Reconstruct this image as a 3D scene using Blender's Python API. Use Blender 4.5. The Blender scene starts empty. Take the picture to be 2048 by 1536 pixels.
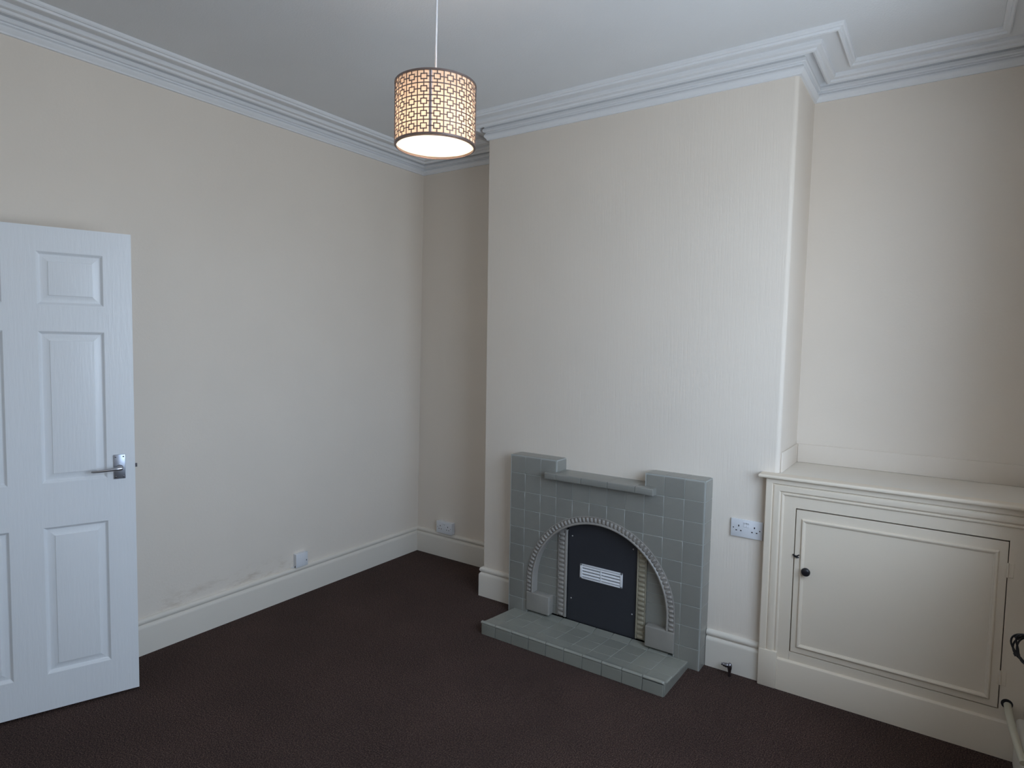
import bpy, bmesh, math, random
from mathutils import Vector, Matrix
random.seed(4)
S = bpy.context.scene
COL = S.collection
PI = math.pi

# ------------------------------------------------------------------ camera
CAM = Vector((3.2025, -3.4286, 1.5610))
FW = Vector((-0.567975, 0.820583, -0.063628))
RT = Vector((0.821412, 0.570020, 0.018975))
UP = Vector((-0.051840, 0.041488, 0.997793))
cd = bpy.data.cameras.new('camera')
cd.sensor_fit = 'HORIZONTAL'; cd.sensor_width = 36.0
cd.lens = 1251.31 / 2048 * 36.0
cd.clip_start = 0.02
cam = bpy.data.objects.new('camera', cd); COL.objects.link(cam)
M = Matrix((RT, UP, -FW)).transposed().to_4x4(); M.translation = CAM
cam.matrix_world = M
S.camera = cam

# ------------------------------------------------------------------ light
SKY = 9.0                      # brightness of the sky seen by the window
SKY_COL = (0.62, 0.76, 1.0)
GROUND_COL = (0.66, 0.74, 0.88)
LAMP_W = 7.0
S.view_settings.view_transform = 'Standard'
S.view_settings.look = 'None'
S.view_settings.gamma = 1.0
S.view_settings.use_curve_mapping = False
S.view_settings.exposure = 0.0
w = bpy.data.worlds.new('sky'); S.world = w; w.use_nodes = True
nt = w.node_tree; nt.nodes.clear()
out = nt.nodes.new('ShaderNodeOutputWorld'); bg = nt.nodes.new('ShaderNodeBackground')
tc = nt.nodes.new('ShaderNodeTexCoord'); sx = nt.nodes.new('ShaderNodeSeparateXYZ')
cr = nt.nodes.new('ShaderNodeValToRGB')
nt.links.new(tc.outputs['Generated'], sx.inputs[0])
mr = nt.nodes.new('ShaderNodeMapRange'); mr.inputs['From Min'].default_value = -1; mr.inputs['From Max'].default_value = 1
nt.links.new(sx.outputs['Z'], mr.inputs['Value']); nt.links.new(mr.outputs[0], cr.inputs[0])
e = cr.color_ramp.elements
e[0].position = 0.47; e[0].color = (*[c * 0.85 for c in GROUND_COL], 1)
e[1].position = 0.53; e[1].color = (*[c * 1.0 for c in SKY_COL], 1)
x = cr.color_ramp.elements.new(0.85); x.color = (*SKY_COL, 1)
nt.links.new(cr.outputs[0], bg.inputs['Color']); bg.inputs['Strength'].default_value = SKY
nt.links.new(bg.outputs[0], out.inputs[0])

# window opening in the right hand wall
WY0, WY1, WZ0, WZ1 = -2.95, -0.93, 0.92, 2.45
XR = 3.515
pl = bpy.data.lights.new('window_portal', 'AREA'); pl.shape = 'RECTANGLE'
pl.size = WY1 - WY0; pl.size_y = WZ1 - WZ0
pl.cycles.is_portal = True
po = bpy.data.objects.new('window_portal', pl); COL.objects.link(po)
po.location = (XR + 0.27, (WY0 + WY1) / 2, (WZ0 + WZ1) / 2)
po.rotation_euler = (PI / 2, 0, PI / 2)

# ------------------------------------------------------------------ materials
def nodes_of(name):
    m = bpy.data.materials.new(name); m.use_nodes = True
    n = m.node_tree.nodes; l = m.node_tree.links
    return m, n, l, n['Principled BSDF']

def coords(n, l, scale=(1, 1, 1), kind='Object'):
    t = n.new('ShaderNodeTexCoord'); mp = n.new('ShaderNodeMapping')
    mp.inputs['Scale'].default_value = scale
    l.new(t.outputs[kind], mp.inputs[0]); return mp.outputs[0]

def noise(n, l, vec, scale, detail=3, rough=0.5):
    t = n.new('ShaderNodeTexNoise'); t.inputs['Scale'].default_value = scale
    t.inputs['Detail'].default_value = detail; t.inputs['Roughness'].default_value = rough
    l.new(vec, t.inputs['Vector']); return t.outputs['Fac']

def bump(n, l, b, h, dist, strength=1.0):
    k = n.new('ShaderNodeBump'); k.inputs['Distance'].default_value = dist
    k.inputs['Strength'].default_value = strength
    l.new(h, k.inputs['Height']); l.new(k.outputs[0], b.inputs['Normal']); return k

def ramp(n, l, fac, stops):
    r = n.new('ShaderNodeValToRGB'); el = r.color_ramp.elements
    el[0].position, el[0].color = stops[0][0], (*stops[0][1], 1)
    el[1].position, el[1].color = stops[-1][0], (*stops[-1][1], 1)
    for p, c in stops[1:-1]:
        q = el.new(p); q.color = (*c, 1)
    l.new(fac, r.inputs[0]); return r.outputs[0]

def paint(name, col, rough, var=0.03, bscale=60, bdist=0.0004, vscale=(1, 1, 1), nscale=3.0, spec=0.5):
    m, n, l, b = nodes_of(name)
    v = coords(n, l)
    f = noise(n, l, v, nscale, 4)
    lo = tuple(c * (1 - var) for c in col); hi = tuple(min(1, c * (1 + var)) for c in col)
    l.new(ramp(n, l, f, [(0.3, lo), (0.7, hi)]), b.inputs['Base Color'])
    b.inputs['Roughness'].default_value = rough
    b.inputs['Specular IOR Level'].default_value = spec
    if bdist:
        bump(n, l, b, noise(n, l, coords(n, l, vscale), bscale, 4, 0.6), bdist)
    return m

WALLC = (0.83, 0.742, 0.645)
M_wall = paint('cream_emulsion', WALLC, 0.75, 0.012, 90, 0.0006, spec=0.2)
M_breast = paint('cream_emulsion_ribbed', WALLC, 0.7, 0.012, 60, 0.0011, (2.2, 2.2, 0.12), spec=0.25)
M_ceil = paint('white_ceiling_paper', (0.80, 0.80, 0.80), 0.85, 0.015, 130, 0.0012, spec=0.15)
M_corn = paint('white_cornice_paint', (0.84, 0.84, 0.845), 0.6, 0.015, 60, 0.0004, spec=0.3)
M_trim = paint('cream_gloss', (0.81, 0.705, 0.575), 0.42, 0.015, 25, 0.0004, spec=0.4)
M_skirt = paint('cream_skirting_gloss', (0.80, 0.735, 0.645), 0.42, 0.015, 25, 0.0004, spec=0.4)
M_door = paint('white_gloss', (0.85, 0.86, 0.87), 0.30, 0.01, 28, 0.0007, (3.5, 3.5, 0.35), spec=0.5)
M_plastic = paint('white_plastic', (0.80, 0.80, 0.82), 0.3, 0.01, 10, 0)
M_black = paint('black_plastic', (0.012, 0.011, 0.014), 0.4, 0.1, 10, 0)
M_hole = paint('dark_slot', (0.02, 0.018, 0.02), 0.8, 0.1, 10, 0)
M_void = paint('void_black', (0.01, 0.01, 0.01), 0.95, 0.1, 10, 0)  # near-black colour paints in the darkness of the recess
M_board = paint('charcoal_board', (0.030, 0.031, 0.038), 0.55, 0.06, 80, 0.0001)
M_pipe = paint('cream_pipe_paint', (0.60, 0.56, 0.44), 0.4, 0.04, 20, 0.0004)
M_beige = paint('buff_fluted_glaze', (0.325, 0.298, 0.270), 0.32, 0.10, 30, 0.0003, nscale=9)
M_buffblk = paint('buff_block_glaze', (0.300, 0.280, 0.250), 0.35, 0.08, 40, 0.0003, nscale=9)
M_yellow = paint('yellowed_fluted_glaze', (0.345, 0.305, 0.225), 0.32, 0.14, 30, 0.0003, nscale=11)

def tile_mat(name, col, rough):
    m, n, l, b = nodes_of(name)
    oi = n.new('ShaderNodeObjectInfo')
    f = noise(n, l, coords(n, l, (1, 1, 1)), 14, 3)
    ad = n.new('ShaderNodeMath'); ad.operation = 'ADD'
    ml = n.new('ShaderNodeMath'); ml.operation = 'MULTIPLY'; ml.inputs[1].default_value = 0.55
    l.new(f, ml.inputs[0]); l.new(ml.outputs[0], ad.inputs[0])
    m2 = n.new('ShaderNodeMath'); m2.operation = 'MULTIPLY'; m2.inputs[1].default_value = 0.45
    l.new(oi.outputs['Random'], m2.inputs[0]); l.new(m2.outputs[0], ad.inputs[1])
    lo = (col[0] * 0.93, col[1] * 0.935, col[2] * 0.94); hi = (col[0] * 1.06, col[1] * 1.06, col[2] * 1.055)
    l.new(ramp(n, l, ad.outputs[0], [(0.2, lo), (0.8, hi)]), b.inputs['Base Color'])
    b.inputs['Roughness'].default_value = rough
    b.inputs['Coat Weight'].default_value = 0.25
    b.inputs['Coat Roughness'].default_value = 0.15
    bump(n, l, b, noise(n, l, coords(n, l), 35, 2), 0.0006)
    return m
M_tile = tile_mat('grey_green_glazed_tile', (0.258, 0.250, 0.222), 0.28)
M_htile = tile_mat('green_grey_hearth_tile', (0.280, 0.278, 0.240), 0.28)
M_grout = paint('pale_grout', (0.40, 0.405, 0.38), 0.8, 0.05, 80, 0.0003)
M_hgrout = paint('hearth_grout', (0.42, 0.43, 0.39), 0.85, 0.06, 80, 0.0003)

def metal(name, col, rough):
    m, n, l, b = nodes_of(name)
    b.inputs['Metallic'].default_value = 1.0
    f = noise(n, l, coords(n, l, (1, 1, 12)), 25, 3)
    l.new(ramp(n, l, f, [(0.3, tuple(c * 0.92 for c in col)), (0.7, col)]), b.inputs['Base Color'])
    b.inputs['Roughness'].default_value = rough
    return m
M_chrome = metal('satin_chrome', (0.55, 0.56, 0.60), 0.28)
M_plate = metal('brushed_aluminium_plate', (0.46, 0.48, 0.54), 0.38)
M_dchrome = metal('tarnished_chrome', (0.32, 0.32, 0.36), 0.22)
M_brass = metal('brushed_antique_brass', (0.34, 0.27, 0.25), 0.36)
M_screw = metal('screw_zinc', (0.6, 0.6, 0.62), 0.3)

def carpet():
    m, n, l, b = nodes_of('brown_cord_carpet')
    v = coords(n, l)
    f1 = noise(n, l, v, 430, 2, 0.7); f2 = noise(n, l, v, 190, 3, 0.75); f3 = noise(n, l, v, 2.5, 2)
    mx = n.new('ShaderNodeMix'); mx.data_type = 'FLOAT'; mx.inputs[0].default_value = 0.5
    l.new(f1, mx.inputs[2]); l.new(f2, mx.inputs[3])
    c = ramp(n, l, mx.outputs[0], [(0.39, (0.009, 0.0042, 0.0033)), (0.50, (0.038, 0.0185, 0.0140)), (0.60, (0.190, 0.118, 0.095))])
    hs = n.new('ShaderNodeHueSaturation'); l.new(c, hs.inputs['Color'])
    mr = n.new('ShaderNodeMapRange'); mr.inputs['To Min'].default_value = 0.88; mr.inputs['To Max'].default_value = 1.12
    mr.inputs['From Min'].default_value = 0.3; mr.inputs['From Max'].default_value = 0.7
    l.new(f3, mr.inputs['Value']); l.new(mr.outputs[0], hs.inputs['Value'])
    l.new(hs.outputs[0], b.inputs['Base Color'])
    b.inputs['Roughness'].default_value = 0.95; b.inputs['Specular IOR Level'].default_value = 0.1
    b.inputs['Sheen Weight'].default_value = 0.05; b.inputs['Sheen Roughness'].default_value = 0.5
    wv = n.new('ShaderNodeTexWave'); wv.wave_type = 'BANDS'; wv.bands_direction = 'X'
    wv.inputs['Scale'].default_value = 70; wv.inputs['Distortion'].default_value = 2.5
    wv.inputs['Detail'].default_value = 2; l.new(v, wv.inputs['Vector'])
    ad = n.new('ShaderNodeMath'); ad.operation = 'ADD'
    l.new(wv.outputs['Fac'], ad.inputs[0]); l.new(f1, ad.inputs[1])
    bump(n, l, b, ad.outputs[0], 0.002, 0.7)
    return m
M_carpet = carpet()

def stained_wall():
    """cream wall paint with the brown damp marks just above the skirting"""
    m, n, l, b = nodes_of('cream_emulsion_with_stain')
    v = coords(n, l)
    base = ramp(n, l, noise(n, l, v, 3, 4), [(0.3, tuple(c * 0.988 for c in WALLC)), (0.7, tuple(c * 1.012 for c in WALLC))])
    sp = n.new('ShaderNodeSeparateXYZ'); l.new(v, sp.inputs[0])
    def band(val, a, bb, c, d):
        r = n.new('ShaderNodeValToRGB'); r.color_ramp.interpolation = 'EASE'
        mp = n.new('ShaderNodeMapRange'); mp.inputs['From Min'].default_value = a; mp.inputs['From Max'].default_value = d
        l.new(val, mp.inputs['Value']); l.new(mp.outputs[0], r.inputs[0])
        el = r.color_ramp.elements; el[0].position = 0; el[0].color = (0, 0, 0, 1); el[1].position = 1; el[1].color = (0, 0, 0, 1)
        q = el.new((bb - a) / (d - a)); q.color = (1, 1, 1, 1); q = el.new((c - a) / (d - a)); q.color = (1, 1, 1, 1)
        return r.outputs[0]
    by = band(sp.outputs['Y'], -2.1, -1.8, -1.2, -0.9); bz = band(sp.outputs['Z'], 0.10, 0.17, 0.20, 0.30)
    f = ramp(n, l, noise(n, l, coords(n, l, (1, 1, 3)), 9, 5, 0.7), [(0.48, (0, 0, 0)), (0.66, (1, 1, 1))])
    a = n.new('ShaderNodeMath'); a.operation = 'MULTIPLY'; l.new(by, a.inputs[0]); l.new(bz, a.inputs[1])
    a2 = n.new('ShaderNodeMath'); a2.operation = 'MULTIPLY'; l.new(a.outputs[0], a2.inputs[0]); l.new(f, a2.inputs[1])
    a3 = n.new('ShaderNodeMath'); a3.operation = 'MULTIPLY'; l.new(a2.outputs[0], a3.inputs[0]); a3.inputs[1].default_value = 0.35
    mx = n.new('ShaderNodeMix'); mx.data_type = 'RGBA'; l.new(a3.outputs[0], mx.inputs[0]); l.new(base, mx.inputs[6])
    mx.inputs[7].default_value = (0.42, 0.30, 0.19, 1)
    l.new(mx.outputs[2], b.inputs['Base Color'])
    b.inputs['Roughness'].default_value = 0.75; b.inputs['Specular IOR Level'].default_value = 0.2
    bump(n, l, b, noise(n, l, v, 90, 4, 0.6), 0.0006)
    return m
M_wall_left = stained_wall()

def translucent(name, col, frac):
    m = bpy.data.materials.new(name); m.use_nodes = True
    n = m.node_tree.nodes; l = m.node_tree.links; n.clear()
    o = n.new('ShaderNodeOutputMaterial'); t = n.new('ShaderNodeBsdfTranslucent'); d = n.new('ShaderNodeBsdfDiffuse')
    t.inputs[0].default_value = (*col, 1); d.inputs[0].default_value = (*col, 1)
    f = noise(n, l, coords(n, l, (1, 1, 1)), 300, 2)
    mr = n.new('ShaderNodeMapRange'); mr.inputs['To Min'].default_value = frac - 0.05; mr.inputs['To Max'].default_value = frac + 0.05
    l.new(f, mr.inputs['Value'])
    x = n.new('ShaderNodeMixShader'); l.new(mr.outputs[0], x.inputs[0])
    l.new(d.outputs[0], x.inputs[1]); l.new(t.outputs[0], x.inputs[2]); l.new(x.outputs[0], o.inputs[0])
    return m
M_liner = translucent('cream_shade_fabric', (0.88, 0.70, 0.54), 0.35)
_n = M_liner.node_tree.nodes; _l = M_liner.node_tree.links
_g = _n.new('ShaderNodeBsdfGlossy'); _g.inputs['Roughness'].default_value = 0.22
_x = _n.new('ShaderNodeMixShader'); _x.inputs[0].default_value = 0.12
_o = [q for q in _n if q.type == 'OUTPUT_MATERIAL'][0]; _s = _o.inputs[0].links[0].from_socket
_l.new(_s, _x.inputs[1]); _l.new(_g.outputs[0], _x.inputs[2]); _l.new(_x.outputs[0], _o.inputs[0])
M_overlap = translucent('doubled_shade_fabric', (0.72, 0.66, 0.68), 0.22)
M_diff = translucent('opal_diffuser', (0.96, 0.95, 0.93), 0.8)

def emitter(name, col, s):
    m, n, l, b = nodes_of(name)
    b.inputs['Emission Color'].default_value = (*col, 1); b.inputs['Emission Strength'].default_value = s
    b.inputs['Base Color'].default_value = (*col, 1)
    return m
M_bulb = emitter('lit_bulb_glass', (1.0, 0.82, 0.62), 12)

def glass():
    m = bpy.data.materials.new('window_glass'); m.use_nodes = True
    n = m.node_tree.nodes; l = m.node_tree.links; n.clear()
    o = n.new('ShaderNodeOutputMaterial'); t = n.new('ShaderNodeBsdfTransparent'); g = n.new('ShaderNodeBsdfGlossy')
    g.inputs['Roughness'].default_value = 0.02; t.inputs[0].default_value = (0.96, 0.98, 0.97, 1)
    x = n.new('ShaderNodeMixShader'); x.inputs[0].default_value = 0.06
    l.new(t.outputs[0], x.inputs[1]); l.new(g.outputs[0], x.inputs[2]); l.new(x.outputs[0], o.inputs[0])
    return m
M_glass = glass()

# ------------------------------------------------------------------ helpers
def link_mesh(name, me, mat, parent=None, loc=None, smooth=None):
    o = bpy.data.objects.new(name, me); COL.objects.link(o)
    if mat is not None and not me.materials: me.materials.append(mat)
    if parent is not None: o.parent = parent
    if loc is not None: o.location = loc
    return o

def obj(name, bm, mat, parent=None, loc=None, smooth=None):
    bmesh.ops.recalc_face_normals(bm, faces=bm.faces[:])
    me = bpy.data.meshes.new(name); bm.to_mesh(me); bm.free()
    if smooth:
        for p in me.polygons: p.use_smooth = True
        me.set_sharp_from_angle(angle=math.radians(smooth))
    return link_mesh(name, me, mat, parent, loc)

def empty(name, loc, rz=0.0):
    o = bpy.data.objects.new(name, None); COL.objects.link(o); o.location = loc
    o.rotation_euler = (0, 0, rz); o.empty_display_size = 0.1; return o

def tag(o, label=None, cat=None, group=None, kind=None):
    if label: o['label'] = label
    if cat: o['category'] = cat
    if group: o['group'] = group
    if kind: o['kind'] = kind
    return o

def box(bm, a, b, bev=0.0, seg=2, big=None, bigr=0.0, bigseg=4):
    """axis box from corner a to b; big = test(mid point, direction) choosing edges for the large radius"""
    r = bmesh.ops.create_cube(bm, size=1.0)
    vs = r['verts']
    for v in vs:
        v.co = Vector([(a[i] + b[i]) / 2 + v.co[i] * (b[i] - a[i]) for i in range(3)])
    es = list({e for v in vs for e in v.link_edges})
    if big and bigr > 0:
        sel = [e for e in es if big((e.verts[0].co + e.verts[1].co) / 2, (e.verts[0].co - e.verts[1].co).normalized())]
        rest = [e for e in es if e not in sel]
        if sel:
            bmesh.ops.bevel(bm, geom=sel, offset=bigr, segments=bigseg, profile=0.5, affect='EDGES')
            if bev > 0:
                c0 = [min(a[i], b[i]) - 1e-5 for i in range(3)]; c1 = [max(a[i], b[i]) + 1e-5 for i in range(3)]
                sharp = [e for e in bm.edges if len(e.link_faces) == 2 and e.calc_face_angle(0) > 1.2
                         and all(c0[i] <= v.co[i] <= c1[i] for v in e.verts for i in range(3))]
                bmesh.ops.bevel(bm, geom=sharp, offset=bev, segments=1, profile=0.5, affect='EDGES')
            return
    if bev > 0:
        bmesh.ops.bevel(bm, geom=es, offset=bev, segments=seg, profile=0.5, affect='EDGES')

def bxo(name, a, b, mat, parent=None, bev=0.0, seg=2, loc=None, **k):
    bm = bmesh.new(); box(bm, a, b, bev, seg, **k)
    return obj(name, bm, mat, parent, loc, smooth=40 if bev else None)

def lathe(bm, prof, seg=32, mat=Matrix()):
    """prof: list of (radius, height) round local z"""
    rings = []
    for r, z in prof:
        if r < 1e-6: rings.append([bm.verts.new(mat @ Vector((0, 0, z)))])
        else: rings.append([bm.verts.new(mat @ Vector((r * math.cos(2 * PI * k / seg), r * math.sin(2 * PI * k / seg), z))) for k in range(seg)])
    for A, B in zip(rings, rings[1:]):
        for k in range(seg):
            k2 = (k + 1) % seg
            if len(A) == 1 and len(B) == 1: continue
            if len(A) == 1: bm.faces.new((A[0], B[k], B[k2]))
            elif len(B) == 1: bm.faces.new((A[k], A[k2], B[0]))
            else: bm.faces.new((A[k], A[k2], B[k2], B[k]))

def tube(bm, pts, r, seg=12, caps=True, closed=False):
    pts = [Vector(p) for p in pts]; n = len(pts)
    rr = r if isinstance(r, (list, tuple)) else [r] * n
    rings = []; last = None
    for i, p in enumerate(pts):
        if closed: t = (pts[(i + 1) % n] - pts[i - 1]).normalized()
        else: t = (pts[min(i + 1, n - 1)] - pts[max(i - 1, 0)]).normalized()
        ref = last if last is not None else (Vector((0, 0, 1)) if abs(t.z) < 0.9 else Vector((1, 0, 0)))
        a = (ref - t * ref.dot(t)).normalized(); b = t.cross(a); last = a
        rings.append([bm.verts.new(p + (a * math.cos(2 * PI * k / seg) + b * math.sin(2 * PI * k / seg)) * rr[i]) for k in range(seg)])
    rng = range(n) if closed else range(n - 1)
    for i in rng:
        A, B = rings[i], rings[(i + 1) % n]
        for k in range(seg): bm.faces.new((A[k], A[(k + 1) % seg], B[(k + 1) % seg], B[k]))
    if caps and not closed:
        bm.faces.new(rings[0][::-1]); bm.faces.new(rings[-1])

def sweep(bm, path, prof, closed=False, caps=True):
    """path: 2D points in plan, room on the right of the travel direction; prof: (offset from wall, z), mitred"""
    P = [Vector(p) for p in path]; n = len(P); rings = []
    for i in range(n):
        d1 = (P[i] - P[i - 1]).normalized() if (i > 0 or closed) else None
        d2 = (P[(i + 1) % n] - P[i]).normalized() if (i < n - 1 or closed) else None
        d1 = d1 or d2; d2 = d2 or d1
        n1 = Vector((d1.y, -d1.x)); n2 = Vector((d2.y, -d2.x))
        m = (n1 + n2); m = m / (m.dot(n1))
        rings.append([bm.verts.new((P[i].x + m.x * o, P[i].y + m.y * o, z)) for o, z in prof])
    for i in (range(n) if closed else range(n - 1)):
        A, B = rings[i], rings[(i + 1) % n]
        for k in range(len(prof) - 1): bm.faces.new((A[k], B[k], B[k + 1], A[k + 1]))
    if caps and not closed:
        bm.faces.new(rings[0]); bm.faces.new(rings[-1][::-1])

def prism(bm, poly, axis, a, b):
    """extrude a 2D polygon: axis 'x' uses (y,z), 'y' uses (x,z), 'z' uses (x,y)"""
    f = {'x': lambda p, t: (t, p[0], p[1]), 'y': lambda p, t: (p[0], t, p[1]), 'z': lambda p, t: (p[0], p[1], t)}[axis]
    A = [bm.verts.new(f(p, a)) for p in poly]; B = [bm.verts.new(f(p, b)) for p in poly]
    n = len(poly)
    for k in range(n): bm.faces.new((A[k], A[(k + 1) % n], B[(k + 1) % n], B[k]))
    bm.faces.new(A); bm.faces.new(B[::-1])

def hexa(bm, c):
    v = [bm.verts.new(p) for p in c]
    for f in ((0, 1, 2, 3), (4, 7, 6, 5), (0, 4, 5, 1), (1, 5, 6, 2), (2, 6, 7, 3), (3, 7, 4, 0)): bm.faces.new([v[k] for k in f])

# ------------------------------------------------------------------ room
HC = 2.868                      # ceiling
CD = 0.39                       # depth of the chimney breast
BX0, BX1 = 0.905, 2.6015
YF = -3.95                      # wall behind the camera
def LX(y, z):                   # the left wall is a little out of square and out of plumb
    base = -0.018 + 0.017 * abs(y)
    return base + (0.016 - base) * min(z, 2.765) / 2.765

tag(bxo('floor', (-0.4, YF - 0.2, -0.06), (XR + 0.2, 0.2, 0.0), M_carpet), 'dark brown cord carpet covering the whole room floor', kind='structure')
tag(bxo('ceiling', (-0.4, YF - 0.2, HC), (XR + 0.3, 0.2, HC + 0.08), M_ceil), 'white papered ceiling', kind='structure')
DY0, DY1, DZ = -3.665, -2.885, 2.02      # doorway
bm = bmesh.new()
for y0, y1, z0, z1 in ((DY1, 0.1, 0, HC), (DY0, DY1, DZ, HC), (YF - 0.1, DY0, 0, HC)):
    N = 4
    for k in range(N):
        a = y0 + (y1 - y0) * k / N; b = y0 + (y1 - y0) * (k + 1) / N
        hexa(bm, [(LX(a, z0), a, z0), (LX(b, z0), b, z0), (LX(b, z1), b, z1), (LX(a, z1), a, z1),
                  (-0.14, a, z0), (-0.14, b, z0), (-0.14, b, z1), (-0.14, a, z1)])
tag(obj('wall_left', bm, M_wall_left), 'cream painted long wall on the left behind the open door', kind='structure')
bm = bmesh.new()
for z0, z1 in ((0, HC),):
    box(bm, (-0.14, 0.0, 0), (XR + 0.25, 0.14, HC))
tag(obj('wall_back', bm, M_wall), 'cream painted back wall of the two alcoves', kind='structure')
# chimney breast with rounded arrises
bm = bmesh.new()
def bl(z): return 0.911 - 0.011 * z / 2.7
def br(z): return 2.5935 + 0.0135 * z / 2.77
rl, rr_ = 0.006, 0.020
NZ = 6; rings = []
for k in range(NZ + 1):
    z = HC * k / NZ; a, b = bl(z), br(z); pts = [(a, 0.05)]
    for j in range(5):
        t = PI + (PI / 2) * j / 4; pts.append((a + rl + rl * math.cos(t), -CD + rl + rl * math.sin(t)))
    for j in range(9):
        t = 1.5 * PI + (PI / 2) * j / 8; pts.append((b - rr_ + rr_ * math.cos(t), -CD + rr_ + rr_ * math.sin(t)))
    pts.append((b, 0.05)); rings.append([bm.verts.new((p[0], p[1], z)) for p in pts])
for A, B in zip(rings, rings[1:]):
    for k in range(len(A) - 1): bm.faces.new((A[k], A[k + 1], B[k + 1], B[k]))
    bm.faces.new((A[-1], A[0], B[0], B[-1]))
bm.faces.new(rings[0]); bm.faces.new(rings[-1])
tag(obj('wall_chimney_breast', bm, M_breast, smooth=35), 'pale cream chimney breast with vertical ribbed paper behind the tiled fireplace', kind='structure')
# right wall with the window opening
bm = bmesh.new()
for y0, y1, z0, z1 in ((WY1, 0.1, 0, HC), (YF - 0.1, WY0, 0, HC), (WY0, WY1, 0, WZ0), (WY0, WY1, WZ1, HC)):
    box(bm, (XR, y0, z0), (XR + 0.25, y1, z1))
tag(obj('wall_right', bm, M_wall), 'cream window wall at the right edge', kind='structure')
tag(bxo('wall_front', (-0.14, YF - 0.14, 0), (XR + 0.25, YF, HC), M_wall), 'cream wall behind the viewer', kind='structure')
# unseen hall box beyond the doorway, added to keep sky light out
bm = bmesh.new()
box(bm, (-1.3, DY0 - 0.5, 0), (-1.2, DY1 + 0.5, HC)); box(bm, (-1.2, DY1 + 0.4, 0), (-0.14, DY1 + 0.5, HC))
box(bm, (-1.2, DY0 - 0.5, 0), (-0.14, DY0 - 0.4, HC)); box(bm, (-1.2, DY0 - 0.4, HC - 0.3), (-0.14, DY1 + 0.4, HC - 0.2))
box(bm, (-1.2, DY0 - 0.4, -0.06), (-0.38, DY1 + 0.4, -0.001))
tag(obj('wall_hall', bm, M_wall), 'unseen hall walls beyond the doorway, added to keep sky light out', kind='structure')

# cornice: one moulded run round the room
CP = [(-0.01, 2.766), (0.010, 2.767), (0.0115, 2.774), (0.0175, 2.780), (0.0220, 2.787), (0.0225, 2.794), (0.0190, 2.801), (0.0140, 2.806), (0.0140, 2.810), (0.0250, 2.812),
      (0.0290, 2.816), (0.0290, 2.829), (0.0230, 2.833), (0.0210, 2.840), (0.0270, 2.846), (0.0380, 2.852), (0.050, 2.854), (0.056, 2.850), (0.056, 2.833), (0.060, 2.827),
      (0.067, 2.824), (0.075, 2.827), (0.079, 2.836), (0.089, 2.836), (0.097, 2.839), (0.100, 2.844), (0.100, 2.857), (0.166, 2.858),
      (0.166, 2.846), (0.171, 2.841), (0.178, 2.843), (0.180, 2.852), (0.189, 2.852), (0.194, 2.857), (0.195, 2.869)]
wl = 0.016
path = [(wl, YF), (wl, 0), (bl(2.8), 0), (bl(2.8), -CD), (br(2.8), -CD), (br(2.8), 0), (XR, 0), (XR, YF)]
bm = bmesh.new(); sweep(bm, path, CP, closed=True)
tag(obj('trim_1', bm, M_corn, smooth=28), 'white moulded plaster cornice running round the ceiling', kind='structure')

# skirting boards
SP = [(-0.004, 0.180), (0.006, 0.180), (0.012, 0.1775), (0.017, 0.172), (0.019, 0.165), (0.018, 0.158), (0.014, 0.152), (0.0105, 0.150), (0.0105, 0.147),
      (0.014, 0.145), (0.018, 0.141), (0.0205, 0.135), (0.021, 0.128), (0.021, 0.0), (-0.004, 0.0)]
def skirt(name, path, label):
    bm = bmesh.new(); sweep(bm, path, SP)
    return tag(obj(name, bm, M_skirt, smooth=30), label, kind='structure')
# left + alcove + breast mitred as one path then split by side
full = [(LX(-2.86, 0), -2.86), (LX(-1.4, 0), -1.4), (LX(0, 0), 0), (bl(0), 0), (bl(0), -CD), (1.172, -CD)]
def split_skirt(name, i0, i1, label):
    P = [Vector(p) for p in full]; bm = bmesh.new(); n = len(P); rings = []
    for i in range(i0, i1 + 1):
        d1 = (P[i] - P[i - 1]).normalized() if i > 0 else None
        d2 = (P[i + 1] - P[i]).normalized() if i < n - 1 else None
        d1 = d1 or d2; d2 = d2 or d1
        n1 = Vector((d1.y, -d1.x)); n2 = Vector((d2.y, -d2.x)); m = n1 + n2; m = m / m.dot(n1)
        rings.append([bm.verts.new((P[i].x + m.x * o, P[i].y + m.y * o, z)) for o, z in SP])
    for A, B in zip(rings, rings[1:]):
        for k in range(len(SP) - 1): bm.faces.new((A[k], B[k], B[k + 1], A[k + 1]))
        bm.faces.new((A[-1], B[-1], B[0], A[0]))
    bm.faces.new(rings[0]); bm.faces.new(rings[-1][::-1])
    tag(obj(name, bm, M_skirt, smooth=30), label, kind='structure')
split_skirt('baseboard_left', 0, 2, 'tall cream skirting board along the left wall')
split_skirt('baseboard_back', 2, 3, 'cream skirting board across the left alcove')
split_skirt('baseboard_chimney_left', 3, 5, 'cream skirting returning round the left corner of the chimney breast')
skirt('baseboard_chimney_right', [(2.302, -CD), (2.5535, -CD)], 'short cream skirting between fireplace and cupboard')
skirt('baseboard_right', [(XR - 0.004, -0.437), (XR - 0.004, YF)], 'cream skirting under the window wall')
skirt('baseboard_front', [(XR - 0.02, YF), (0.05, YF)], 'cream skirting behind the viewer')

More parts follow.
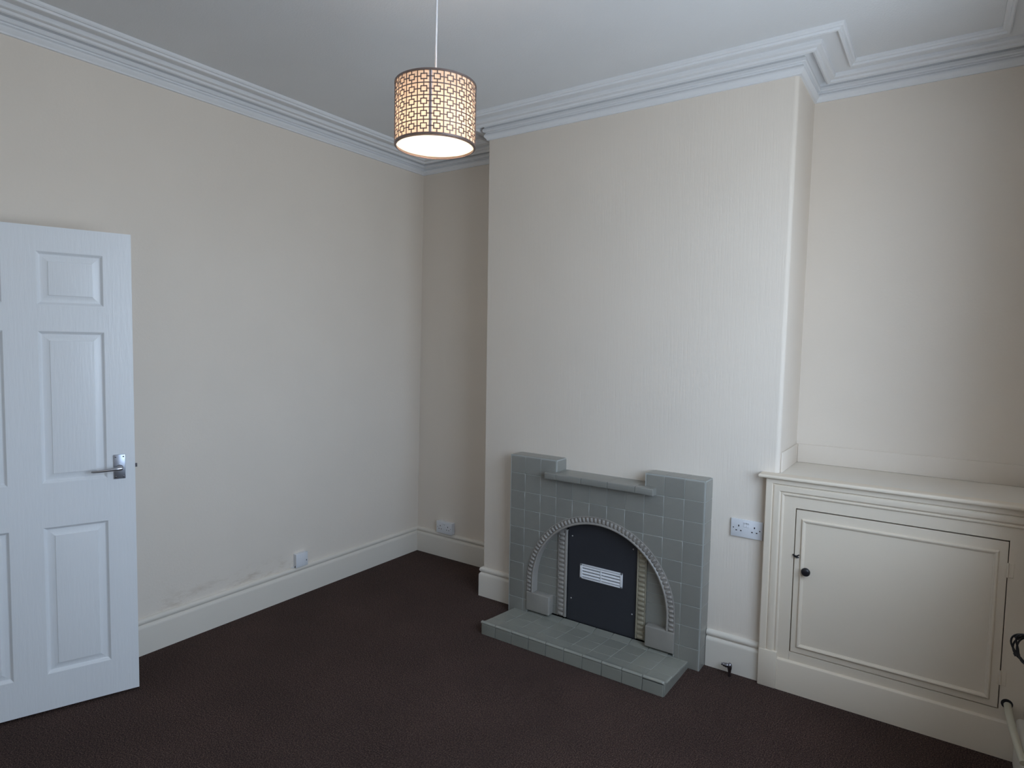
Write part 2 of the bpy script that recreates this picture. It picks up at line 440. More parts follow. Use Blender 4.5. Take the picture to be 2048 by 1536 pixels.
# ------------------------------------------------------------------ window (out of frame, lights the room)
bm = bmesh.new()
x0, x1 = XR + 0.14, XR + 0.20
def wb(y0, y1, z0, z1, a=x0, b=x1): box(bm, (a, y0, z0), (b, y1, z1), 0.004, 1)
wb(WY0, WY0 + 0.06, WZ0, WZ1); wb(WY1 - 0.06, WY1, WZ0, WZ1); wb(WY0, WY1, WZ0, WZ0 + 0.07); wb(WY0, WY1, WZ1 - 0.06, WZ1)
wb(WY0, WY1, 1.98, 2.03); wb(-1.96, -1.91, WZ0, WZ1)
win = tag(obj('window_1', bm, M_door), 'white sash window beside the viewer', kind='structure')
bm = bmesh.new(); box(bm, (x0 + 0.028, WY0 + 0.05, WZ0 + 0.06), (x0 + 0.032, WY1 - 0.05, WZ1 - 0.05))
obj('window_pane', bm, M_glass, win)
bxo('window_sill', (XR - 0.04, WY0 - 0.04, WZ0 - 0.03), (XR + 0.16, WY1 + 0.04, WZ0), M_door, win, 0.006)

# ------------------------------------------------------------------ open six panel door
TH = math.radians(19.4536)
door = None
W_D, T_D, H_D = 0.762, 0.035, 1.981
cols = [(0.102, 0.324), (0.433, 0.657)]
rows = [(0.165 - .012, 0.778 - .012), (0.961 - .012, 1.577 - .012), (1.684 - .012, 1.894 - .012)]
xs = sorted({0, W_D, *[v for c in cols for v in c]}); zs = sorted({0, H_D, *[v for r in rows for v in r]})
bm = bmesh.new(); V = {}
def dv(x, y, z):
    k = (round(x, 5), round(y, 5), round(z, 5))
    if k not in V: V[k] = bm.verts.new(k)
    return V[k]
for side in (0.0, -T_D):
    for i in range(len(xs) - 1):
        for j in range(len(zs) - 1):
            hole = any(abs(xs[i] - c[0]) < 1e-6 for c in cols) and any(abs(zs[j] - r[0]) < 1e-6 for r in rows)
            if not hole: bm.faces.new([dv(xs[i], side, zs[j]), dv(xs[i + 1], side, zs[j]), dv(xs[i + 1], side, zs[j + 1]), dv(xs[i], side, zs[j + 1])])
for i in range(len(xs) - 1):
    for z in (0, H_D): bm.faces.new([dv(xs[i], 0, z), dv(xs[i + 1], 0, z), dv(xs[i + 1], -T_D, z), dv(xs[i], -T_D, z)])
for j in range(len(zs) - 1):
    for xx in (0, W_D): bm.faces.new([dv(xx, 0, zs[j]), dv(xx, 0, zs[j + 1]), dv(xx, -T_D, zs[j + 1]), dv(xx, -T_D, zs[j])])
rim = [e_ for e_ in bm.edges if len(e_.link_faces) == 2 and e_.calc_face_angle(0) > 1.2]
bmesh.ops.bevel(bm, geom=rim, offset=0.0025, segments=2, profile=0.5, affect='EDGES')
door = obj('door_1', bm, M_door, smooth=40)
door.location = (0.3337, -2.1468, 0.012)
door.rotation_euler = (0, 0, math.atan2(-math.cos(TH), -math.sin(TH)))
tag(door, 'white six panel door standing open against the left wall', kind='structure')
PR = [(0, 0), (0.002, -0.0015), (0.005, -0.006), (0.009, -0.0105), (0.012, -0.0120), (0.0145, -0.0120), (0.037, -0.0040), (0.0380, -0.0015), (0.0405, -0.0012)]
for c in cols:
    for r in rows:
        bm = bmesh.new()
        for s in (1, -1):
            rings = []
            for o, d in PR:
                y = d if s > 0 else -T_D - d
                rings.append([bm.verts.new(p) for p in ((c[0] + o, y, r[0] + o), (c[1] - o, y, r[0] + o), (c[1] - o, y, r[1] - o), (c[0] + o, y, r[1] - o))])
            for A, B in zip(rings, rings[1:]):
                for k in range(4): bm.faces.new((A[k], A[(k + 1) % 4], B[(k + 1) % 4], B[k]))
            bm.faces.new(rings[-1])
        obj('door_panel', bm, M_door, door, smooth=20)
# lever handle
hz = 1.003 - .012
bm = bmesh.new(); box(bm, (0.0365, 0, 0.954 - .012), (0.0785, 0.007, 1.058 - .012), 0.0015, 2)
hd = obj('door_handle', bm, M_plate, door, smooth=40)
bm = bmesh.new(); ry = Matrix.Translation((0.0565, 0.007, hz)) @ Matrix.Rotation(-PI / 2, 4, 'X')
lathe(bm, [(0, 0), (0.0125, 0), (0.0125, 0.008), (0.011, 0.012), (0.0085, 0.014), (0.0085, 0.032), (0, 0.032)], 24, ry)
obj('handle_boss', bm, M_chrome, hd, smooth=40)
bm = bmesh.new()
tube(bm, [(0.050, 0.044, hz + 0.001), (0.056, 0.045, hz + 0.001), (0.075, 0.046, hz), (0.105, 0.047, hz - 0.002), (0.135, 0.046, hz - 0.004), (0.150, 0.040, hz - 0.005), (0.157, 0.034, hz - 0.005)],
     [0.0075, 0.0095, 0.008, 0.0062, 0.0056, 0.0054, 0.005], 14)
tube(bm, [(0.0565, 0.030, hz), (0.0565, 0.044, hz)], 0.0085, 14)
obj('lever', bm, M_chrome, hd, smooth=50)
for sx_, sz in ((0.043, 0.963), (0.072, 0.963), (0.043, 1.049), (0.072, 1.049)):
    bm = bmesh.new(); lathe(bm, [(0, 0.0012), (0.0028, 0.0008), (0.0034, 0)], 12, Matrix.Translation((sx_, 0.007, sz - .012)) @ Matrix.Rotation(-PI / 2, 4, 'X'))
    obj('screw', bm, M_dchrome, hd, smooth=40)
bxo('latch_bolt', (-0.009, -0.023, hz - 0.007), (0.002, -0.012, hz + 0.009), M_dchrome, door, 0.001, 1)
# hinges at the hinge side
for z in (0.22, 1.0, 1.75):
    bm = bmesh.new(); tube(bm, [(W_D + 0.004, 0.004, z - 0.04), (W_D + 0.004, 0.004, z + 0.04)], 0.005, 10)
    obj('hinge', bm, M_chrome, door, smooth=50)
# door lining on the doorway
bm = bmesh.new()
for y0, y1, z0, z1 in ((DY1 - 0.03, DY1 + 0.035, 0, DZ + 0.06), (DY0 - 0.06, DY0 + 0.03, 0, DZ + 0.06), (DY0, DY1, DZ - 0.03, DZ + 0.06)):
    box(bm, (-0.15, y0, z0), (0.052, y1, z1), 0.004, 1)
tag(obj('trim_2', bm, M_door, smooth=40), 'white door lining', kind='structure')

# ------------------------------------------------------------------ tiled fireplace surround
X0, PX, PZ = 1.1733, 0.10245, 0.1034
YS, YB = -0.494, -0.389
CXA, CZA, RA = 1.7367, 0.222, 0.4365
fp = empty('fireplace', (X0 + 5.5 * PX, YB, 0))
tag(fp, 'grey-green glazed tile fire surround with a fluted arch and stepped shoulders on the chimney breast', 'fireplace')
FPO = Vector(fp.location)
def fobj(name, bm, mat, smooth=40, par=None, kind=None):
    """build in world coordinates, then store relative to the fireplace"""
    base = par if par is not None else fp
    off = FPO if par is None else FPO + Vector(par.location)
    bmesh.ops.translate(bm, verts=bm.verts[:], vec=-off)
    o = obj(name, bm, mat, base, smooth=smooth)
    return o
def arch_poly(R, zbot, n=40, xc=CXA):
    pts = [(xc + R, zbot)]
    for k in range(n + 1):
        t = PI * k / n; pts.append((xc + R * math.cos(t), CZA + R * math.sin(t)))
    pts.append((xc - R, zbot)); return pts
def cutter(R):
    bm = bmesh.new(); prism(bm, arch_poly(R, -0.05, 48), 'y', -0.7, -0.2)
    bmesh.ops.recalc_face_normals(bm, faces=bm.faces[:])
    me = bpy.data.meshes.new('cut'); bm.to_mesh(me); bm.free()
    o = bpy.data.objects.new('cut', me); COL.objects.link(o); return o
def subtract(bm, cut):
    bmesh.ops.recalc_face_normals(bm, faces=bm.faces[:])
    me = bpy.data.meshes.new('tmp'); bm.to_mesh(me); bm.free()
    o = bpy.data.objects.new('tmp', me); COL.objects.link(o)
    md = o.modifiers.new('b', 'BOOLEAN'); md.operation = 'DIFFERENCE'; md.object = cut; md.solver = 'EXACT'
    dg = bpy.context.evaluated_depsgraph_get(); dg.update()
    m2 = bpy.data.meshes.new_from_object(o.evaluated_get(dg))
    r = bmesh.new(); r.from_mesh(m2)
    bpy.data.objects.remove(o); bpy.data.meshes.remove(me); bpy.data.meshes.remove(m2)
    return r
cutT = cutter(RA + 0.0008); cutC = cutter(RA - 0.006)
# bedding behind the tiles
bm = bmesh.new()
g = 0.0016
zt8, zt9 = 8 * PZ, 9 * PZ
prism(bm, [(X0 + g, 0), (X0 + 11 * PX - g, 0), (X0 + 11 * PX - g, zt9 - g), (X0 + 8 * PX + g, zt9 - g), (X0 + 8 * PX + g, zt8 - g),
           (X0 + 3 * PX - g, zt8 - g), (X0 + 3 * PX - g, zt9 - g), (X0 + g, zt9 - g)], 'y', YS + g, YB)
bm = subtract(bm, cutC)
fobj('tile_bedding', bm, M_grout, None)
J = 0.0011
cache = {}
for r in range(9):
    for c in range(11):
        if r == 8 and 3 <= c <= 7: continue
        xa, xb = X0 + c * PX + J, X0 + (c + 1) * PX - J; za, zb = r * PZ + J, (r + 1) * PZ - J
        if r == 0: za = 0.001
        # nearest/farthest corner against the arch
        def inside(x, z): return abs(x - CXA) < RA and (z < CZA or (x - CXA) ** 2 + (z - CZA) ** 2 < RA * RA)
        cs = [inside(x, z) for x in (xa, xb) for z in (za, zb)]
        if all(cs): continue
        L = c == 0 or (r == 8 and c == 8); R = c == 10 or (r == 8 and c == 2); T = r == 8 or (r == 7 and 3 <= c <= 7)
        if c == 0: xa = X0
        if c == 10: xb = X0 + 11 * PX
        if r == 8 and c == 8: xa = X0 + 8 * PX
        if r == 8 and c == 2: xb = X0 + 3 * PX
        if T: zb = (r + 1) * PZ
        deep = L or R or T
        ya, yb = YS + random.uniform(-0.0004, 0.0004), (YB if deep else YS + 0.010)
        def big(m, d, xa=xa, xb=xb, zb=zb, ya=ya, L=L, R=R, T=T):
            f = abs(m.y - ya) < 1e-6
            if f and abs(d.z) > .9: return (L and abs(m.x - xa) < 1e-6) or (R and abs(m.x - xb) < 1e-6)
            if f and abs(d.x) > .9: return T and abs(m.z - zb) < 1e-6
            if abs(d.y) > .9 and T and abs(m.z - zb) < 1e-6: return (L and abs(m.x - xa) < 1e-6) or (R and abs(m.x - xb) < 1e-6)
            return False
        bm = bmesh.new()
        box(bm, (xa, ya, za), (xb, yb, zb), 0.0012, 1, big=big if deep else None, bigr=0.013, bigseg=5)
        if any(cs) or (abs((xa + xb) / 2 - CXA) < RA + PX and zb > 0 and
                       any(inside(xa + (xb - xa) * i / 8, za + (zb - za) * j / 8) for i in range(9) for j in range(9))):
            bm = subtract(bm, cutT)
            if not bm.faces: bm.free(); continue
            if sum(f.calc_area() for f in bm.faces) < 0.0012: bm.free(); continue
            bmesh.ops.translate(bm, verts=bm.verts[:], vec=-FPO); obj('tile', bm, M_tile, fp, smooth=40); continue
        ctr = Vector(((xa + xb) / 2, 0, (za + zb) / 2))
        key = (L, R, T, r == 0, deep)
        bmesh.ops.translate(bm, verts=bm.verts[:], vec=-ctr)
        if key in cache:
            bm.free(); link_mesh('tile', cache[key], None, fp, ctr - FPO)
        else:
            o = obj('tile', bm, M_tile, fp, ctr - FPO, smooth=40); cache[key] = o.data
for o in (cutT, cutC):
    m_ = o.data; bpy.data.objects.remove(o); bpy.data.meshes.remove(m_)

# fluted arch
bm = bmesh.new()
ZB0 = 0.157
AP = [(RA, YS + 0.002), (RA, YS - 0.0030), (RA - 0.004, YS - 0.0042), (RA - 0.006, YS - 0.0015), (0.406, YS - 0.0015), (0.4045, YS - 0.005), (0.401, YS - 0.008),
      (0.3965, YS - 0.0085), (0.393, YS - 0.006), (0.3915, YS - 0.001), (0.3915, -0.449), (0.43, -0.449)]
path = [(1, ZB0), (1, (ZB0 + CZA) / 2)] + [None]
st = []
for k in range(2): st.append(('L', ZB0 + (CZA - ZB0) * k / 2))
NA = 96
for k in range(NA + 1): st.append(('A', PI - PI * k / NA))
for k in (1, 0): st.append(('R', ZB0 + (CZA - ZB0) * k / 2))
rings = []
for kind, v in st:
    ring = []
    for R, y in AP:
        if kind == 'L': p = (CXA - R, y, v)
        elif kind == 'R': p = (CXA + R, y, v)
        else: p = (CXA + R * math.cos(v), y, CZA + R * math.sin(v))
        ring.append(bm.verts.new(p))
    rings.append(ring)
for A, B in zip(rings, rings[1:]):
    for k in range(len(AP) - 1): bm.faces.new((A[k], A[k + 1], B[k + 1], B[k]))
fobj('arch_moulding', bm, M_beige, 30)
def rib(bm, mat, w, ln, h):
    """one rounded flute pad: width w (x), length ln (z), height h (towards -y)"""
    tmp = bmesh.new(); box(tmp, (-w / 2, -h, -ln / 2), (w / 2, 0.002, ln / 2))
    es = [e_ for e_ in tmp.edges if all(abs(v.co.y + h) < 1e-6 for v in e_.verts)]
    bmesh.ops.bevel(tmp, geom=es, offset=h * 0.75, segments=2, profile=0.5, affect='EDGES')
    m = {}
    for v in tmp.verts: m[v] = bm.verts.new(mat @ v.co)
    for f in tmp.faces: bm.faces.new([m[v] for v in f.verts])
    tmp.free()
bm = bmesh.new(); rc = (0.406 + RA - 0.006) / 2; pitch = 0.0232
tot = PI * rc + 2 * (CZA - ZB0); n = int(tot / pitch)
for k in range(n):
    s = (k + 0.5) * tot / n; h1 = CZA - ZB0
    if s < h1: x, z, a = CXA - rc, ZB0 + s, 0.0
    elif s > tot - h1: x, z, a = CXA + rc, ZB0 + (tot - s), 0.0
    else:
        t = PI - (s - h1) / rc; x, z, a = CXA + rc * math.cos(t), CZA + rc * math.sin(t), t
        # local z (length) is radial
    if s < h1 or s > tot - h1: rot = Matrix.Rotation(PI / 2, 4, 'Y')
    else: rot = Matrix.Rotation(PI / 2 - a, 4, 'Y')
    rib(bm, Matrix.Translation((x, YS - 0.0015, z)) @ rot, pitch * 0.60, 0.025, 0.0080)
fobj('arch_flutes', bm, M_beige, 50)

# corner blocks at the feet of the arch
for xa, xb in ((1.3005, 1.4535), (2.0205, 2.1735)):
    bm = bmesh.new(); box(bm, (xa, -0.502, 0.049), (xb, -0.4500, 0.157), 0.006, 3)
    fobj('corner_block', bm, M_buffblk)
# recessed cheeks of slip tiles either side of the board, and the fluted strips
YI = -0.4525
for side in (-1, 1):
    bm = bmesh.new()
    xin = CXA + 0.0 + side * 0.2545
    xo = CXA + side * 0.42
    prism(bm, [(min(xin, xo), 0.05), (max(xin, xo), 0.05), (max(xin, xo), 0.38 if side > 0 else 0.575), (min(xin, xo), 0.575 if side > 0 else 0.38)], 'y', YI + 0.0015, -0.415)
    fobj('cheek_bedding', bm, M_grout, None)
    z = 0.052; k = 0
    while z < 0.57:
        h = 0.0515
        zz = min(z + h - 0.0015, 0.580)
        zl = max(z, CZA); lim = math.sqrt(max(0, 0.41 ** 2 - (zl - CZA) ** 2)) if z > CZA else 0.41
        lim = min(lim, 0.41)
        if lim > 0.265:
            a_, b_ = sorted((xin, CXA + side * lim))
            bm = bmesh.new(); box(bm, (a_ + 0.0005, YI + random.uniform(-.0006, .0004), z), (b_, YI + 0.006, zz), 0.001, 1)
            fobj('slip_tile', bm, M_tile)
        z += h
    # fluted strip
    a_, b_ = (1.482, 1.5405) if side < 0 else (1.952, 2.004)
    zt = CZA + math.sqrt(0.40 ** 2 - (max(abs(a_ - CXA), abs(b_ - CXA)) - 0.02) ** 2)
    mat = M_beige if side < 0 else M_yellow
    bm = bmesh.new()
    box(bm, (a_, -0.4575, 0.052), (b_, -0.430, zt), 0.0015, 1)
    inn = (b_ - 0.0165, b_) if side < 0 else (a_, a_ + 0.0085)
    box(bm, (inn[0], -0.4635, 0.052), (inn[1], -0.44, zt), 0.004, 3)
    oth = (a_, a_ + 0.006) if side < 0 else (b_ - 0.006, b_)
    box(bm, (oth[0], -0.4605, 0.052), (oth[1], -0.44, zt), 0.002, 2)
    st_ = fobj('fluted_strip', bm, mat)
    if side > 0: st_['label'] = 'yellowed right hand fluted strip'
    bm = bmesh.new(); lo = (oth[1] if side < 0 else inn[1]) + 0.001; hi = (inn[0] if side < 0 else oth[0]) - 0.001
    z = 0.066
    while z < zt - 0.012:
        rib(bm, Matrix.Translation(((lo + hi) / 2, -0.4575, z)) @ Matrix.Rotation(PI / 2, 4, 'Y'), 0.0165, hi - lo, 0.0072); z += 0.0250
    fobj('flutes', bm, mat, 50)
# black sheet standing in for the dark void behind the opening
bm = bmesh.new(); prism(bm, arch_poly(0.425, 0.002), 'y', -0.412, -0.395); fobj('opening_back', bm, M_void, None)
# board closing the opening
bm = bmesh.new()
poly = [(1.5410, 0.044), (1.9515, 0.044)]
za_ = lambda x: CZA + math.sqrt(0.41 ** 2 - (x - CXA) ** 2)
for k in range(21):
    x = 1.9515 + (1.5410 - 1.9515) * k / 20; poly.append((x, za_(x)))
prism(bm, poly, 'y', -0.4505, -0.442)
board = fobj('cover_board', bm, M_board, None)
board['label'] = 'dark grey board closing the opening'
for x, z in ((1.5646, 0.5155), (1.9246, 0.5137), (1.5657, 0.1662), (1.9274, 0.1692)):
    bm = bmesh.new(); lathe(bm, [(0, 0.003), (0.003, 0.0024), (0.0046, 0.0008), (0.0046, -0.001)], 14, Matrix.Translation((x, -0.4505, z)) @ Matrix.Rotation(PI / 2, 4, 'X'))
    bmesh.ops.translate(bm, verts=bm.verts[:], vec=-FPO); obj('screw', bm, M_screw, board, smooth=50)
# vent grille with its louvres
vx0, vx1, vz0, vz1 = 1.6195, 1.8710, 0.2935, 0.3745
bm = bmesh.new(); fr = 0.0135; yv0, yv1 = -0.4575, -0.4502
box(bm, (vx0, yv0, vz0), (vx1, yv1, vz0 + 0.0075), 0.0015, 2); box(bm, (vx0, yv0, vz1 - 0.0075), (vx1, yv1, vz1), 0.0015, 2)
box(bm, (vx0, yv0, vz0), (vx0 + fr, yv1, vz1), 0.0015, 2); box(bm, (vx1 - fr, yv0, vz0), (vx1, yv1, vz1), 0.0015, 2)
vm = (vx0 + vx1) / 2; box(bm, (vm - 0.003, yv0 + 0.001, vz0 + 0.004), (vm + 0.003, yv1, vz1 - 0.004), 0.001, 1)
vent = fobj('vent_grille', bm, M_plastic); vent['label'] = 'small white louvred plastic vent'
sh = (vz1 - vz0 - 0.015) / 4
for (a_, b_) in ((vx0 + fr, vm - 0.003), (vm + 0.003, vx1 - fr)):
    for k in range(4):
        z = vz0 + 0.0075 + k * sh
        bm = bmesh.new()
        prism(bm, [(-0.4506, z + 0.0005), (-0.4562, z + 0.0045), (-0.4570, z + 0.0070), (-0.4560, z + 0.0085), (-0.4535, z + sh - 0.003), (-0.4506, z + sh - 0.0018)], 'x', a_, b_)
        bmesh.ops.translate(bm, verts=bm.verts[:], vec=-FPO); obj('louvre', bm, M_plastic, vent, smooth=50)
for x in (vx0 + 0.006, vx1 - 0.006):
    for z in (vz0 + 0.006, vz1 - 0.008):
        bm = bmesh.new(); lathe(bm, [(0, 0.001), (0.0022, 0.0006), (0.0027, 0)], 10, Matrix.Translation((x, yv0, z)) @ Matrix.Rotation(PI / 2, 4, 'X'))
        bmesh.ops.translate(bm, verts=bm.verts[:], vec=-FPO); obj('screw', bm, M_dchrome, vent, smooth=50)
# narrow shelf
SX = [1.428, 1.502, 1.655, 1.808, 1.960, 2.055]; SYF = -0.5405
bm = bmesh.new(); box(bm, (SX[0] + .002, SYF + .0015, 0.8305), (SX[-1] - .002, YS + .002, 0.862))
box(bm, (X0 + 3 * PX + .001, SYF + .0015, 0.8305), (X0 + 8 * PX - .001, YB, 0.862))
fobj('shelf_bedding', bm, M_grout, None)
for k in range(5):
    xa, xb = SX[k] + (0.0008 if k else 0), SX[k + 1] - (0.0008 if k < 4 else 0)
    spans = []
    P0_, P1_ = X0 + 3 * PX, X0 + 8 * PX
    def big(m, d, xa=xa, xb=xb, k=k):
        f = abs(m.y - SYF) < 1e-6
        if f and abs(d.x) > .9: return True
        if f and abs(d.z) > .9: return (k == 0 and abs(m.x - xa) < 1e-6) or (k == 4 and abs(m.x - xb) < 1e-6)
        return False
    bm = bmesh.new()
    yb = YB if 0 < k < 4 else YS + 0.006
    box(bm, (xa, SYF, 0.8285), (xb, yb, 0.8645), 0.0008, 1, big=big, bigr=0.006, bigseg=3)
    if k == 0: box(bm, (P0_, YS, 0.8285), (xb, YB, 0.8645))
    if k == 4: box(bm, (xa, YS, 0.8285), (P1_, YB, 0.8645))
    fobj('shelf_tile', bm, M_tile)

# ------------------------------------------------------------------ tiled hearth
hj = [1.2185, 1.3131, 1.4174, 1.5235, 1.6267, 1.7305, 1.8337, 1.9372, 2.0411, 2.1429, 2.2465]
HY0 = -0.8135
def hz_(y): return 0.0570 + (0.0345 - 0.0570) * (y + 0.765) / (-0.494 + 0.765)
hearth = empty('hearth', ((hj[0] + hj[-1]) / 2, -0.65, 0))
tag(hearth, 'low green-grey tiled hearth slab on the carpet in front of the fireplace', 'hearth')
HO = Vector(hearth.location)
def hobj(name, bm, mat, smooth=40):
    bmesh.ops.translate(bm, verts=bm.verts[:], vec=-HO); return obj(name, bm, mat, hearth, smooth=smooth)
bm = bmesh.new()
prism(bm, [(HY0 + .012, 0), (HY0 + .012, 0.055), (-0.765, hz_(-0.765) - 0.0012), (-0.4945, hz_(-0.4945) - 0.0012), (-0.4945, 0)], 'x', hj[0] + 0.002, hj[-1] - 0.002)
prism(bm, [(-0.4945, 0), (-0.4945, hz_(-0.4945) - 0.0012), (-0.455, hz_(-0.455) - 0.0012), (-0.455, 0)], 'x', 1.303, 2.170)
hobj('hearth_bedding', bm, M_hgrout, None)
bmf = bmesh.new(); box(bmf, (hj[0] + 0.002, HY0 + 0.0035, 0), (hj[-1] - 0.002, HY0 + 0.0118, 0.0560)); hobj('front_bedding', bmf, M_hole, None)
ry_ = [-0.710, -0.612, -0.512]
for k in range(10):
    xa, xb = hj[k] + (0.0011 if k else 0), hj[k + 1] - (0.0011 if k < 9 else 0)
    top = 0.0580 if k < 9 else 0.0555
    bm = bmesh.new()
    def big(m, d, xb=xb, xa=xa, k=k):
        return abs(m.y - HY0) < 1e-6 and abs(d.z) > .9 and ((k == 9 and abs(m.x - xb) < 1e-6) or (k == 0 and abs(m.x - xa) < 1e-6))
    box(bm, (xa, HY0, 0.001), (xb, HY0 + 0.010, top), 0.0008, 1, big=big if k in (0, 9) else None, bigr=0.010, bigseg=4)
    hobj('front_tile', bm, M_htile)
    # nosing tile: raised rounded lip then a cove down to the flat
    lift = 0.0 if k < 9 else 0.0008
    pr = [(HY0, 0.0592), (HY0 - 0.001, 0.064), (HY0 + 0.002, 0.0685), (HY0 + 0.007, 0.0710), (HY0 + 0.013, 0.0706), (HY0 + 0.020, 0.0668), (HY0 + 0.029, 0.0620), (HY0 + 0.040, 0.0588), (HY0 + 0.050, 0.0574),
          (ry_[0] - 0.001, hz_(ry_[0])), (ry_[0] - 0.001, hz_(ry_[0]) - 0.006), (HY0 + 0.03, 0.0525)]
    bm = bmesh.new()
    if k < 9: prism(bm, [(y, z + lift) for y, z in pr], 'x', xa, xb)
    else:
        # the last one rounds over to the side of the hearth
        secs = [(xa, 1.0, 0), (xb - 0.012, 1.0, 0), (xb - 0.007, 1.0, -0.0008), (xb - 0.003, 1.0, -0.003), (xb, 1.0, -0.0075)]
        rg = []
        for xx, s_, dz in secs:
            rg.append([bm.verts.new((xx, y + max(0, -dz) * (0.8 if j < 4 else 0), max(z + lift + dz, 0.0500) if j < 10 else z)) for j, (y, z) in enumerate(pr)])
        for A, B in zip(rg, rg[1:]):
            for j in range(len(pr)): bm.faces.new((A[j], A[(j + 1) % len(pr)], B[(j + 1) % len(pr)], B[j]))
        bm.faces.new(rg[0]); bm.faces.new(rg[-1])
    hobj('nosing_tile', bm, M_htile, 30)
    for (y0, y1) in ((ry_[0], ry_[1]), (ry_[1], ry_[2]), (ry_[2], None)):
        xa2, xb2 = xa, xb
        if y1 is None:
            y1 = -0.456
            if k == 0: y1 = -0.4945
            if k == 9: y1 = -0.4945
        ya, yb = y0 + 0.0012, y1 - 0.0010
        bm = bmesh.new()
        box(bm, (xa2, ya, -0.006), (xb2, yb, 0), 0.0009, 1,
            big=(lambda m, d, xb2=xb2: abs(m.x - xb2) < 1e-6 and abs(m.z) < 1e-6 and abs(d.y) > .9) if k == 9 else None, bigr=0.0058, bigseg=3)
        for v in bm.verts:
            up = max(0.0, (v.co.y + 0.512) / 0.056) * 0.0125 if (y0 == ry_[2] and 0 < k < 9) else 0.0
            v.co.z += hz_(max(v.co.y, -0.512) if up or y0 == ry_[2] and 0 < k < 9 else v.co.y) + 0.0003 + up
        hobj('top_tile', bm, M_htile)
for (y0, y1) in ((HY0 + 0.0105, -0.735), (-0.735, -0.632), (-0.632, -0.530), (-0.530, -0.4945)):
    for xs_ in ((hj[-1] - 0.010, hj[-1]), (hj[0], hj[0] + 0.010)):
        bm = bmesh.new()
        box(bm, (xs_[0], y0 + 0.0006, 0.001), (xs_[1], y1 - 0.0006, 0.05), 0.0008, 1)
        for v in bm.verts:
            if v.co.z > 0.02: v.co.z = min(hz_(v.co.y) - 0.0065, 0.056) - (0.05 - v.co.z)
        hobj('side_tile', bm, M_htile)

# ------------------------------------------------------------------ built-in cupboard
CX0, CX1 = 2.554, 3.5145
cup = empty('alcove_cupboard', (3.03, -0.2, 0))
tag(cup, 'built-in cream cupboard with single flat door and moulded frame in the right alcove', 'cupboard')
CO = Vector(cup.location)
def cobj(name, bm, mat=None, smooth=40, par=None, off=None):
    bmesh.ops.translate(bm, verts=bm.verts[:], vec=-(off if off is not None else CO))
    return obj(name, bm, mat or M_trim, par or cup, smooth=smooth)
YFc = -0.415
DX0, DX1, DZ0, DZ1 = 2.6855, 3.4360, 0.1880, 0.8435
gp = 0.0028
bm = bmesh.new()
for (a_, b_, z0, z1) in ((CX0 + .002, DX0 - gp - .0008, 0.0, 0.974), (DX1 + gp, CX1, 0.0, 0.974), (DX0 - gp - .0008, DX1 + gp, DZ1 + gp + 0.0028, 0.974), (DX0 - gp, DX1 + gp, 0.0, DZ0 - gp)):
    box(bm, (a_, YFc, z0), (b_, YFc + 0.022, z1))
cobj('face_frame', bm, smooth=None)
bm = bmesh.new(); box(bm, (CX0 + .002, YFc + 0.0222, 0), (2.62, -CD - 0.0003, 0.974)); cobj('side_fillet', bm, smooth=None)
# moulded architrave, left and top, mitred
MP = [(0, 0.0005), (0, 0.016), (0.003, 0.0175), (0.020, 0.0175), (0.0265, 0.0165), (0.0285, 0.0135), (0.0300, 0.0090), (0.0325, 0.0090), (0.0335, 0.012), (0.040, 0.0142), (0.050, 0.0145),
      (0.0575, 0.0125), (0.0625, 0.0080), (0.0640, 0.0050), (0.0660, 0.0050), (0.0680, 0.0078), (0.0725, 0.0085), (0.0765, 0.0060), (0.0785, 0.0030), (0.0785, 0.0005)]
bm = bmesh.new(); rings = []
TOPZ = 0.9785
zlow = 0.172
pts = [((CX0, zlow), (1, 0)), ((CX0, TOPZ), (1, -1)), ((CX1, TOPZ), (0, -1))]
for (px_, pz_), (mx_, mz_) in pts:
    rings.append([bm.verts.new((px_ + mx_ * o, YFc - h, pz_ + mz_ * o)) for o, h in MP])
for A, B in zip(rings, rings[1:]):
    for k in range(len(MP) - 1): bm.faces.new((A[k], A[k + 1], B[k + 1], B[k]))
bm.faces.new(rings[0])
for v in bm.verts:
    if v.co.z > 0.9735: v.co.z = 0.9735
cobj('architrave', bm, smooth=25)
bm = bmesh.new(); box(bm, (CX0 - 0.0005, -0.4355, 0), (2.6335, YFc + 0.002, 0.1735), 0.004, 2); cobj('plinth_block', bm)
bm = bmesh.new()
prism(bm, [(YFc + .001, 0), (-0.4300, 0), (-0.4300, 0.136), (-0.4285, 0.141), (-0.424, 0.1445), (YFc + .001, 0.1465)], 'x', 2.6338, CX1)
cobj('plinth_board', bm, smooth=30)
# top slab with rounded nosing
bm = bmesh.new()
box(bm, (2.5235, -0.4515, 0.9735), (CX1, -CD - 0.0005, 0.9925), 0, big=lambda m, d: (abs(m.y + 0.4515) < 1e-6 and abs(d.x) > .9) or (abs(m.x - 2.5235) < 1e-6 and abs(d.y) > .9), bigr=0.0085, bigseg=5)
cobj('worktop_nosing', bm, smooth=50)
bm = bmesh.new(); box(bm, (br(1.0) + 0.0005, -CD, 0.9735), (CX1, -0.0005, 0.9915)); top = cobj('worktop', bm, M_skirt, smooth=None)
# upstand boards against the walls
bm = bmesh.new(); box(bm, (br(1.0) + 0.009, -0.009, 0.9918), (CX1, -0.0005, 1.085), 0.0025, 2); cobj('upstand', bm, M_wall)
bm = bmesh.new(); box(bm, (br(1.0) + 0.0008, -CD + 0.026, 0.9918), (br(1.0) + 0.009, -0.0005, 1.085), 0.0025, 2); cobj('upstand', bm, M_wall)
